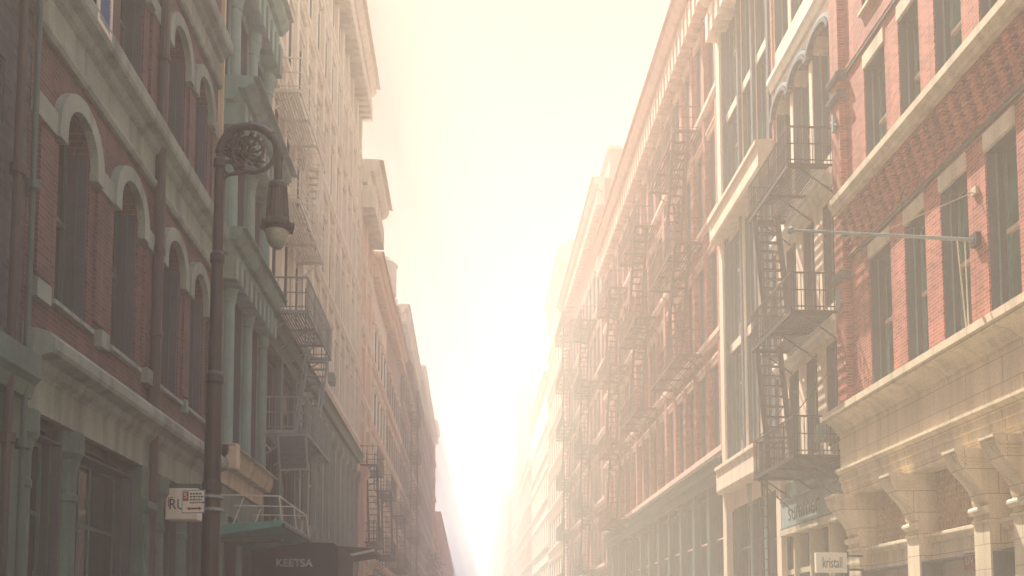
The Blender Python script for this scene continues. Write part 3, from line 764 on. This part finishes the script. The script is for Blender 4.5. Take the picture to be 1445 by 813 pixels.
st = generic('pink_building', 'faint pink stepped tower standing behind the copper capped one', 1, XR-.8, 235, 262.0, 51.0,
        [8, 16, 24, 32, 40], 4.0, 6, 2.8, 'brick_pink', 'cream', 'core', panes=False, shop=('teal_dark', 5.6), cor=.6, depth=4.5)
c = MB(); c.box(9.6, 11.4, 236, 240, 51.13, 53.6); c.build('bulkhead', 'core_pink', st)
generic('pale_building', 'palest building closing the far end of the right row', 1, XR-.9, 270, 420.0, 40.0,
        [8, 18, 28], 4.4, 9, 4, 'brick_pink', 'cream', 'core', panes=False, shop=('teal_dark', 5.6), cor=.6)
# rooftop bulkhead
b = thing('roof_bulkhead', (12.5, 62, 33.5), 'pink rooftop bulkhead above the taller red block', 'bulkhead')
q = MB(); q.box(10.0, 16, 60.6, 66, 33.54, 36.0); q.build('wall', 'core_pink', b)
q = MB(); q.box(9.8, 16.2, 60.4, 66.2, 36.002, 36.25); q.build('coping', 'pink_trim', b)
# water tanks
for x, y, z, lab in ((-8.2, 80.5, 31.1, 'wooden rooftop water tank on legs over the dark slate building'), (13.5, 106, 33.1, 'wooden rooftop water tank on the lower cream building at right')):
    t = thing('water_tank', (x, y, z), lab, 'water tank')
    q = MB(); q.lathe((x, y), [(1.5,z+1.6),(1.5,z+4.4)], 18); q.build('tank', 'wood', t)
    q = MB(); q.lathe((x, y), [(1.65,z+4.4),(.9,z+5.1),(.05,z+5.7)], 18); q.build('roof', 'core_dark', t)
    for dx in (-1, 1):
        for dy in (-1, 1):
            q = MB(); q.bar((x+dx, y+dy, z), (x+dx, y+dy, z+1.6), .16); q.build('leg', 'iron', t)

# ================================================================== street lamp (bishop's crook)
def street_lamp():
    LY = 12.9
    LX = ray(308.5, 300).x/ray(308.5, 300).y*LY
    zz = lambda v, u=350: 1.6 + ray(u, v).z/ray(u, v).y*LY
    r = thing('street_lamp', (LX, LY, .14), 'black iron lamp post with a curled crook arm and hanging bell lamp', 'street lamp')
    zt = zz(178); rad = .43; zc = zt-rad
    p = MB(); p.lathe((LX, LY), [(.26,.14),(.26,.35),(.20,.45),(.18,1.1),(.21,1.15),(.15,1.25),(.135,1.6),(.125,3.6),(.14,3.64),(.14,3.74),(.12,3.8),(.112,5.2),(.135,5.24),(.135,5.34),(.10,5.4),(.082,7.0),(.105,7.05),(.105,7.15),(.075,7.2),(.068,zc-.25),(.09,zc-.22),(.09,zc-.12),(.058,zc-.08),(.055,zc)], 18)
    p.build('shaft', 'lamp_iron', r, smooth=False)
    a = MB(); pts = []
    for k in range(25):
        t = math.pi - math.pi*k/24; pts.append((LX+rad+rad*math.cos(t), LY, zc+rad*math.sin(t)))
    zn = zz(260)
    pts += [(LX+2*rad, LY, zc-.15), (LX+2*rad, LY, zn)]
    a.tube(pts, [.06]*len(pts), 12)
    for k in (0, 6, 12, 18, 24): a.tube([pts[k], tuple(Vector(pts[k])*.5+Vector(pts[min(k+1,25)])*.5)], .075, 12)
    a.build('crook_arm', 'lamp_iron', r)
    # inner scroll: spiral and leaves
    sc_ = MB(); sp = []
    for k in range(46):
        t = k/45; ang = R(35) - t*R(560); rr = .32*(1-t)**.8+.05
        sp.append((LX+rad+.03+rr*math.cos(ang), LY, zc+.03+rr*math.sin(ang)))
    sc_.tube(sp, [.036-.014*k/45 for k in range(46)], 8)
    lp = [(LX+.16+.10*math.cos(a_), LY, zc-.22+.10*math.sin(a_)) for a_ in [R(20+k*20) for k in range(17)]]
    sc_.tube(lp, .022, 8)
    sc_.tube([(LX, LY, zc-.45), (LX+.12, LY, zc-.33), (LX+.28, LY, zc-.30), (LX+.42, LY, zc-.28)], .028, 8)
    sc_.tube([(LX+.05, LY, zc+.12), (LX+.2, LY, zc+.22), (LX+.34, LY, zc+.34)], .03, 8)
    sc_.build('scroll', 'lamp_iron', r)
    lf = MB(); rnd = random.Random(3)
    for k in range(70):
        ang = R(rnd.uniform(0, 360)); rr = rnd.uniform(.0, .27)
        cx, cz = LX+rad-.06+rr*math.cos(ang), zc+.05+rr*math.sin(ang)*.9
        L_, W_ = rnd.uniform(.08, .15), rnd.uniform(.03, .06); a2 = ang+rnd.uniform(-.8, .8)
        ex, ez = math.cos(a2), math.sin(a2); ny = rnd.uniform(-.04, .04)
        v = [(cx, LY+ny, cz), (cx+ex*L_*.5-ez*W_, LY+ny+.03, cz+ez*L_*.5+ex*W_), (cx+ex*L_, LY-ny, cz+ez*L_), (cx+ex*L_*.5+ez*W_, LY+ny-.03, cz+ez*L_*.5-ex*W_), (cx+ex*L_*.5, LY+ny+.05, cz+ez*L_*.5), (cx+ex*L_*.5, LY+ny-.05, cz+ez*L_*.5)]
        lf.add(v, [(0,1,4),(1,2,4),(2,3,4),(3,0,4),(0,5,1),(1,5,2),(2,5,3),(3,5,0)])
    lf.build('leaf_ornament', 'lamp_iron', r)
    hx = LX+2*rad; zb = zz(319); ze = zz(351)
    h = MB(); H_ = zn-zb
    h.lathe((hx, LY), [(.05,zn+.06),(.11,zn+.03),(.14,zn),(.14,zn-.05),(.125,zn-.08),(.135,zb+H_*.55),(.16,zb+H_*.18),(.18,zb+.05),(.235,zb+.03),(.235,zb-.03),(.18,zb-.05),(.17,zb-.08)], 24)
    for k in range(10):
        t = 2*math.pi*k/10; h.bar((hx+.128*math.cos(t), LY+.128*math.sin(t), zn-.06), (hx+.165*math.cos(t), LY+.165*math.sin(t), zb+H_*.2), .018)
        h.lathe((hx+.23*math.cos(t), LY+.23*math.sin(t)), [(.01,zb-.05),(.025,zb-.02),(.025,zb+.03),(.008,zb+.07)], 6)
    ho = h.build('lamp_housing', 'lamp_iron', r)
    g_ = MB(); n = 9; q = [(.165*math.cos(math.pi/2*k/n)+.005, zb-.07-(zb-.07-ze)*math.sin(math.pi/2*k/n)) for k in range(n+1)]
    g_.lathe((hx, LY), q, 24); gl = g_.build('globe', 'globe', r, smooth=True)
    gl.parent = ho
    return r, LX, LY
LAMP, LX, LY = street_lamp()

# parking sign clamped to the lamp post
def at_y(u, v, Y):
    d = ray(u, v); t = Y/d.y; return Vector((d.x*t, Y, 1.6+d.z*t))
def parking_sign():
    Y = LY-.2
    c = at_y(273, 708, Y)
    r = thing('parking_sign', c, 'small white parking sign with a red block and arrow clamped to the lamp post', 'sign')
    w, h = .34, .33
    b = MB(); b.box(c.x-w/2, c.x+w/2, c.y-.006, c.y+.006, c.z-h/2, c.z+h/2); b.build('plate', 'panel_grey', r)
    b = MB(); b.box(c.x-w/2+.012, c.x+w/2-.012, c.y-.010, c.y-.0065, c.z-h/2+.012, c.z+h/2-.012); b.build('face', 'sign_white', r)
    b = MB(); b.box(c.x-w/2+.02, c.x-w/2+.10, c.y-.014, c.y-.0105, c.z+.01, c.z+h/2-.02); b.build('red_block', 'ink_red', r)
    text('block_letter', 'S', .12, (c.x-w/2+.06, c.y-.016, c.z+.08), (R(90),0,0), 'sign_white', r, depth=.001)
    b = MB()
    rnd = random.Random(5)
    for k in range(4):
        x = c.x-.05
        while x < c.x+.13:
            l = rnd.uniform(.015, .04); b.box(x, x+l, c.y-.013, c.y-.0105, c.z+.10-k*.042, c.z+.122-k*.042); x += l+.012
    b.build('small_print', 'ink', r)
    b = MB(); z = c.z-.1
    b.box(c.x-.05, c.x+.09, c.y-.013, c.y-.0105, z-.012, z+.012)
    for sx in (-1, 1):
        x0 = c.x+.02+sx*.07; b.add([(x0,c.y-.013,z-.03),(x0,c.y-.013,z+.03),(x0+sx*.04,c.y-.013,z),(x0,c.y-.0105,z-.03),(x0,c.y-.0105,z+.03),(x0+sx*.04,c.y-.0105,z)], [(0,1,2),(3,4,5),(0,1,4,3),(1,2,5,4),(2,0,3,5)])
    b.build('arrow', 'ink_red', r)
    b = MB(); b.box(c.x+.0, LX+.02, c.y+.007, c.y+.03, c.z+.08, c.z+.10); b.box(c.x, LX+.02, c.y+.007, c.y+.03, c.z-.10, c.z-.08)
    b.build('bracket', 'panel_grey', r)
    for zq in (.07, -.11):
        b = MB(); b.tube([(LX,LY,c.z+zq),(LX,LY,c.z+zq+.04)], .15, 14); b.build('clamp', 'panel_grey', r)
    r.rotation_euler = (0, 0, R(-9))
parking_sign()

# hanging shop sign on the brick building
def ru_sign():
    Y = Yo(233, XL+.08, 710)
    p0, p1 = at_y(233, 733, Y), at_y(279, 689, Y)
    cx, cz = (p0.x+p1.x)/2, (p0.z+p1.z)/2
    r = thing('shop_sign', (cx, Y, p0.z), 'square cream sign board lettered RU hanging from the brick building', 'sign')
    b = MB(); b.box(p0.x, p1.x, Y, Y+.34, p0.z, p1.z); b.build('board', 'sign_white', r, bevel=.008)
    b = MB(); b.box(XL-.02, p1.x+.05, Y+.02, Y+.30, p1.z+.004, p1.z+.09); b.box(XL-.02, p0.x-.01, Y+.05, Y+.28, p0.z+.1, p1.z); b.build('bracket', 'teal_dark', r)
    text('lettering', 'RU', .30, (cx-.08, Y-.004, cz-.02), (R(90),0,0), 'ink', r, sx=.85, depth=.003)
    b = MB()
    b.tube([(p0.x+.06,Y-.006,cz-.06),(p0.x+.06,Y-.006,cz+.10),(p0.x+.14,Y-.006,cz+.13)], .008, 6); b.build('flourish', 'ink', r)
ru_sign()

# blue framed box sign high on the brick building
def blue_sign():
    Y = 13.2
    r = thing('box_sign', (XL+.5, Y, 14.9), 'dark box sign with a white edged blue face high on the dark brick building', 'sign')
    p = at_y(136, 27, Y)
    b = MB(); b.box(XL-.02, p.x, Y, Y+.5, p.z, p.z+1.9); b.build('box', 'iron', r)
    b = MB(); b.box(p.x+.002, p.x+.03, Y-.02, Y+.52, p.z-.02, p.z+.06); b.box(p.x+.002, p.x+.03, Y-.02, Y+.06, p.z+.06, p.z+1.9); b.box(p.x+.002, p.x+.03, Y+.44, Y+.52, p.z+.06, p.z+1.9); b.build('frame', 'ink_white', r)
    b = MB(); b.box(p.x+.002, p.x+.016, Y+.062, Y+.438, p.z+.062, p.z+1.9); b.build('face', 'sign_blue', r)
blue_sign()

# awning with KEETSA lettering
def keetsa():
    Y = 25.0
    x0, x1 = XL+.02, at_y(478, 765, Y).x
    zt = at_y(420, 766, Y).z; zb = 2.5
    r = thing('awning', (XL, Y, zb), 'black box awning lettered KEETSA over the left pavement', 'awning')
    b = MB(); b.add([(x0,Y,zb),(x1,Y,zb),(x1,Y,zt-.12),(x1-.15,Y,zt),(x0,Y,zt+.04),(x0,Y+3.2,zb),(x1,Y+3.2,zb),(x1,Y+3.2,zt-.12),(x1-.15,Y+3.2,zt),(x0,Y+3.2,zt+.04)],
                    [(0,1,2,3,4),(5,6,7,8,9),(1,2,7,6),(2,3,8,7),(3,4,9,8),(0,4,9,5)])
    b.build('canvas', 'black_cloth', r)
    c = at_y(415, 795, Y)
    text('lettering', 'KEETSA', .30, (c.x, Y-.006, c.z), (R(90),0,0), 'ink_white', r, sx=1.0, depth=.003, bold=.006)
    b = MB()
    for x in (x0+.1, x1-.05):
        for yy in (Y+.06, Y+3.1): b.bar((x, yy, zb-.0), (x, yy, zt-.15), .05)
    b.bar((x1-.04,Y+.05,.14), (x1-.04,Y+.05,zb), .06); b.bar((x1-.04,Y+3.1,.14), (x1-.04,Y+3.1,zb), .06)
    b.build('frame', 'iron', r)
keetsa()

def flat_awning():
    Y = 35.0
    a, b_ = at_y(470, 787, Y), at_y(527, 777, Y)
    r = thing('awning', (XL, Y, a.z), 'dark flat awning with a white front edge beyond the black box awning', 'awning')
    q = MB(); q.add([(XL+.02,Y,a.z-.1),(b_.x,Y,b_.z-.05),(b_.x,Y+3,b_.z-.05),(XL+.02,Y+3,a.z-.1),(XL+.02,Y,a.z+.5),(b_.x,Y,b_.z+.1),(b_.x,Y+3,b_.z+.1),(XL+.02,Y+3,a.z+.5)],
                    [(0,1,2,3),(4,7,6,5),(0,4,5,1),(1,5,6,2),(2,6,7,3),(3,7,4,0)]); q.build('canvas', 'black_cloth', r)
    q = MB(); q.bar((a.x,Y-.03,a.z-.05), (b_.x+.05,Y-.03,b_.z+.02), .09); q.build('edge_rail', 'ink_white', r)
flat_awning()

# teal entrance canopy with tie rods
def canopy():
    ya, yb = 20.95, 24.7
    r = thing('entrance_canopy', (XL, ya, 4.2), 'teal entrance canopy with thin tie rods beside the black awning', 'canopy')
    z0, z1 = at_y(305, 757, ya).z, at_y(395, 742, ya).z
    x1 = at_y(398, 745, ya).x
    b = MB(); b.add([(XL,ya,z0),(x1,ya,z1),(x1,yb,z1+.0),(XL,yb,z0),(XL,ya,z0+.26),(x1,ya,z1+.14),(x1,yb,z1+.14),(XL,yb,z0+.26)],
                    [(0,1,2,3),(4,7,6,5),(0,4,5,1),(1,5,6,2),(2,6,7,3),(3,7,4,0)])
    b.build('roof_sheet', 'teal_canvas', r, bevel=.02)
    b = MB(); b.box(XL, x1+.02, ya-.05, ya-.003, z0-.14, z0-.02); b.bar((XL,yb+.02,z0), (x1,yb+.02,z1), .08); b.bar((x1+.03,ya,z1+.02), (x1+.03,yb,z1+.02), .08); b.build('frame', 'iron', r)
    t = MB()
    for y in (ya+.1, (ya+yb)/2, yb-.1):
        t.bar((XL,y,z0+1.0), (x1-.1,y,z1+.72), .03); t.bar((x1-.1,y,z1+.72), (x1-.02,y,z1+.1), .025); t.bar((XL+.7,y,z0+.93), (XL+.45,y,z0+.25), .025)
    t.bar((x1-.1,ya+.1,z1+.72), (x1-.1,yb-.1,z1+.72), .03)
    t.build('tie_rod', 'ink_white', r)
canopy()

# framed panel hanging on the left fire escape
def panel():
    Y = 24.4
    a, b_ = at_y(394, 665, Y), at_y(436, 614, Y)
    r = thing('hanging_panel', (a.x, Y, a.z), 'tilted grey framed panel hanging from the fire escape of the teal building', 'sign')
    cx, cz, w, h = (a.x+b_.x)/2, (a.z+b_.z)/2, b_.x-a.x, b_.z-a.z
    for nm, mm, i, dy in (('panel', 'panel_grey', .0, 0), ('face', 'slate_paint_jamb_shade', .05, -.012)):
        q = MB(); q.box(cx-w/2+i, cx+w/2-i, Y-.02+dy, Y+.02+dy-(.02 if dy else 0), cz-h/2+i, cz+h/2-i); q.build(nm, mm, r)
    q = MB(); rnd = random.Random(2)
    for k in range(6):
        x = cx-w/2+.1
        while x < cx+w/2-.2:
            l = rnd.uniform(.03, .1); q.box(x, x+l, Y-.042, Y-.033, cz+h/2-.16-k*.14-.03, cz+h/2-.16-k*.14+.03); x += l+.03
    tag(q.build('worn_print', 'brick_slate', r), kind='stuff')
    r.rotation_euler = (0, R(-4), R(6))
panel()

# kristall blade sign
def kristall():
    Y = 20.8
    a, b_ = at_y(1152, 808, Y), at_y(1195, 780, Y)
    r = thing('shop_sign', (b_.x, Y, a.z), 'small cream blade sign lettered kristall at the foot of the tan corner pier', 'sign')
    q = MB(); q.box(a.x, b_.x, Y, Y+.1, a.z, b_.z); q.build('board', 'sign_white', r, bevel=.008)
    text('lettering', 'kristall', .36, ((a.x+b_.x)/2+.02, Y-.004, (a.z+b_.z)/2-.01), (R(90),0,0), 'ink', r, sx=.52, depth=.003, bold=.002)
    for zq in (b_.z-.1, a.z+.05):
        q = MB(); q.box(b_.x+.002, XR+.02, Y+.03, Y+.07, zq, zq+.05); q.build('bracket', 'iron', r)
kristall()

# long shop board on the cream building
def board():
    X = XR; y0, y1 = RCY0+.1, RCYM-.55
    r = thing('shop_board', (X-.3, (y0+y1)/2, 4.63), 'long grey shop board with dark lettering under the fire escape at right', 'sign')
    q = MB(X, 1); q.box(.06, .16, y0, y1, 4.63, 5.5); q.build('board', 'panel_grey', r)
    q = MB(X, 1); q.box(.161, .2, y0, y1, 5.44, 5.52); q.box(.161, .2, y0, y1, 4.60, 4.67); q.build('frame', 'teal_dark', r)
    text('lettering', 'summer', .78, (X-.165, (y0+y1)/2+.35, 5.08), (R(90),0,R(-90)), 'ink', r, sx=.9, depth=.004)
board()

# small red sign behind the shop glass
def liv():
    Y = 16.55
    a, b_ = at_y(1361, 803, Y), at_y(1378, 780, Y)
    X = XR+.28
    y = RPY[2]+.25
    r = thing('window_sign', (X, y, 2.5), 'small dark red sign lettered LIV hanging in the tan shopfront window', 'sign')
    z0, z1 = Zo(1370, 803, X), Zo(1370, 780, X); ya, yb = Yo(1379, X, 790), Yo(1361, X, 790)
    q = MB(); q.box(X-.02, X+.02, ya, yb, z0, z1); q.build('face', 'sign_red', r)
    text('lettering', 'LIV', .2, (X-.026, (ya+yb)/2, (z0+z1)/2), (R(90),0,R(-90)), 'ink_white', r, sx=1.0, depth=.002)
    q = MB(); q.box(X-.008, X+.008, (ya+yb)/2-.01, (ya+yb)/2+.01, z1, 3.11); q.build('hanger', 'iron', r)
liv()

# flagpole projecting from the red brick front
def flagpole():
    y, z = YZ(1380, 339, XR)
    tip = at_y(1116, 325, y)
    r = thing('flagpole', (XR, y, z), 'thin bare flagpole with stay wires projecting from the red brick front', 'flagpole')
    q = MB(); q.tube([(XR+.02,y,z), (tip.x,tip.y,tip.z)], [.036,.026], 10); q.lathe((tip.x, tip.y), [(.01,tip.z-.07),(.06,tip.z-.03),(.06,tip.z+.03),(.01,tip.z+.07)], 8); q.build('pole', 'panel_grey', r)
    q = MB(); q.box(XR-.1, XR+.01, y-.1, y+.1, z-.12, z+.12); q.build('wall_bracket', 'iron', r)
    q = MB(); mid = at_y(1250, 322, y)
    q.bar((XR,y,z+.95), (mid.x, y, mid.z-.04), .018); q.box(XR-.06, XR+.01, y-.08, y+.08, z+.88, z+1.02); q.build('stay_wire', 'trim_cream', r)
    q = MB(); q.bar((XR-.25,y,z-.02), (XR-.3,y-.1,7.14), .018); q.bar((XR-.4,y,z-.02), (XR-.34,y-.1,7.14), .018); q.build('halyard', 'trim_cream', r)
flagpole()

# ================================================================== far street trees
def tree(x, y, h, w, lab, seed):
    rnd = random.Random(seed)
    r = thing('street_tree', (x, y, .1), lab, 'tree')
    t = MB(); t.tube([(x,y,.1),(x+.1,y,h*.25),(x-.05,y+.1,h*.5),(x+.1,y,h*.85)], [.22,.17,.12,.03], 8)
    tips = []
    for k in range(9):
        a = rnd.uniform(0, 6.28); z0 = h*rnd.uniform(.25, .6); L_ = w*rnd.uniform(.5, 1)
        e = (x+L_*math.cos(a), y+L_*math.sin(a), z0+h*rnd.uniform(.15, .4)); tips.append(e); t.tube([(x,y,z0), tuple((Vector((x,y,z0))+Vector(e))/2+Vector((0,0,.3))), e], [.08,.05,.02], 6)
    t.build('trunk', 'bark', r)
    tips.append((x, y, h*.9))
    c = MB()
    for k in range(1700):
        tp = rnd.choice(tips); p = Vector(tp)+Vector((rnd.gauss(0,w*.24), rnd.gauss(0,w*.24), rnd.gauss(0,h*.07)))
        a, b = Vector((rnd.gauss(0,1),rnd.gauss(0,1),rnd.gauss(0,1))).normalized()*.17, Vector((rnd.gauss(0,1),rnd.gauss(0,1),rnd.gauss(0,1))).normalized()*.12
        c.add([tuple(p-a), tuple(p+b), tuple(p+a), tuple(p-b)], [(0,1,2,3)])
    c.build('crown', 'leaf', r)
tree(-4.4, 118, 12.0, 2.0, 'small street tree at the far end of the left pavement', 3)

# ================================================================== haze
hz = MB(); hz.box(-245, 245, -58, 550, -1.6, 56)
ho = hz.build('haze', [])
tag(ho, kind='stuff')
m = bpy.data.materials.new('haze'); m.use_nodes = True
N, L = nt(m); N.remove(N['Principled BSDF'])
pv = N.new('ShaderNodeVolumePrincipled')
pv.inputs['Color'].default_value = (1.0, .885, .755, 1); pv.inputs['Density'].default_value = .0095; pv.inputs['Anisotropy'].default_value = .0
if 'Absorption Color' in pv.inputs: pv.inputs['Absorption Color'].default_value = (1, 1, 1, 1)
L.new(pv.outputs[0], N['Material Output'].inputs['Volume'])
ho.data.materials.append(m)

# ================================================================== light
SKY_LOW, SKY_HIGH = (.11, .088, .050), (1.04, .92, 1.30)
SUN_EL, SUN_AZ = 60, -26            # azimuth measured from straight down the street, negative = left
dv = Vector((math.sin(R(SUN_AZ))*math.cos(R(SUN_EL)), math.cos(R(SUN_AZ))*math.cos(R(SUN_EL)), math.sin(R(SUN_EL))))
sl = bpy.data.lights.new('sun', 'SUN'); sl.energy = 5.0; sl.angle = R(.5); sl.color = (1, .86, .655)
so = bpy.data.objects.new('sun', sl); COL.objects.link(so); so.rotation_euler = dv.to_track_quat('Z', 'Y').to_euler(); so.location = (0,0,60)
w = bpy.data.worlds.new('World'); sc.world = w; w.use_nodes = True
N, L = nt(w); bg = N['Background']; bg.inputs[1].default_value = .15
sk = N.new('ShaderNodeTexSky'); sk.sky_type = 'NISHITA'; sk.sun_disc = False
sk.sun_elevation = R(SUN_EL); sk.sun_rotation = R(SUN_AZ); sk.dust_density = 1; sk.air_density = 1; sk.ozone_density = .5
tn = N.new('ShaderNodeMix'); tn.data_type = 'RGBA'; tn.blend_type = 'MULTIPLY'; tn.inputs[0].default_value = 1
tc = N.new('ShaderNodeTexCoord'); sx = N.new('ShaderNodeSeparateXYZ'); L.new(tc.outputs['Generated'], sx.inputs[0])
mr = N.new('ShaderNodeMapRange'); mr.interpolation_type = 'SMOOTHSTEP'; mr.inputs[1].default_value = .7; mr.inputs[2].default_value = 1.0; L.new(sx.outputs[2], mr.inputs[0])
hc = N.new('ShaderNodeMix'); hc.data_type = 'RGBA'; L.new(mr.outputs[0], hc.inputs[0])
hc.inputs[6].default_value = (*SKY_LOW, 1)       # low sky dimmed and tinted cream so it does not clip
hc.inputs[7].default_value = (*SKY_HIGH, 1)      # overhead sky kept bright and violet, shaped as cool fill for shadows
L.new(hc.outputs[2], tn.inputs[7])
L.new(sk.outputs[0], tn.inputs[6]); L.new(tn.outputs[2], bg.inputs[0])
sc.view_settings.view_transform = 'Standard'; sc.view_settings.look = 'None'; sc.view_settings.gamma = 1
sc.view_settings.use_curve_mapping = False
sc.view_settings.exposure = 2.05
sc.render.engine = 'CYCLES'
cy = sc.cycles
cy.use_denoising = True; cy.max_bounces = 6; cy.diffuse_bounces = 3; cy.glossy_bounces = 3; cy.volume_bounces = 2; cy.transmission_bounces = 2
cy.sample_clamp_indirect = 6; cy.caustics_reflective = False; cy.caustics_refractive = False
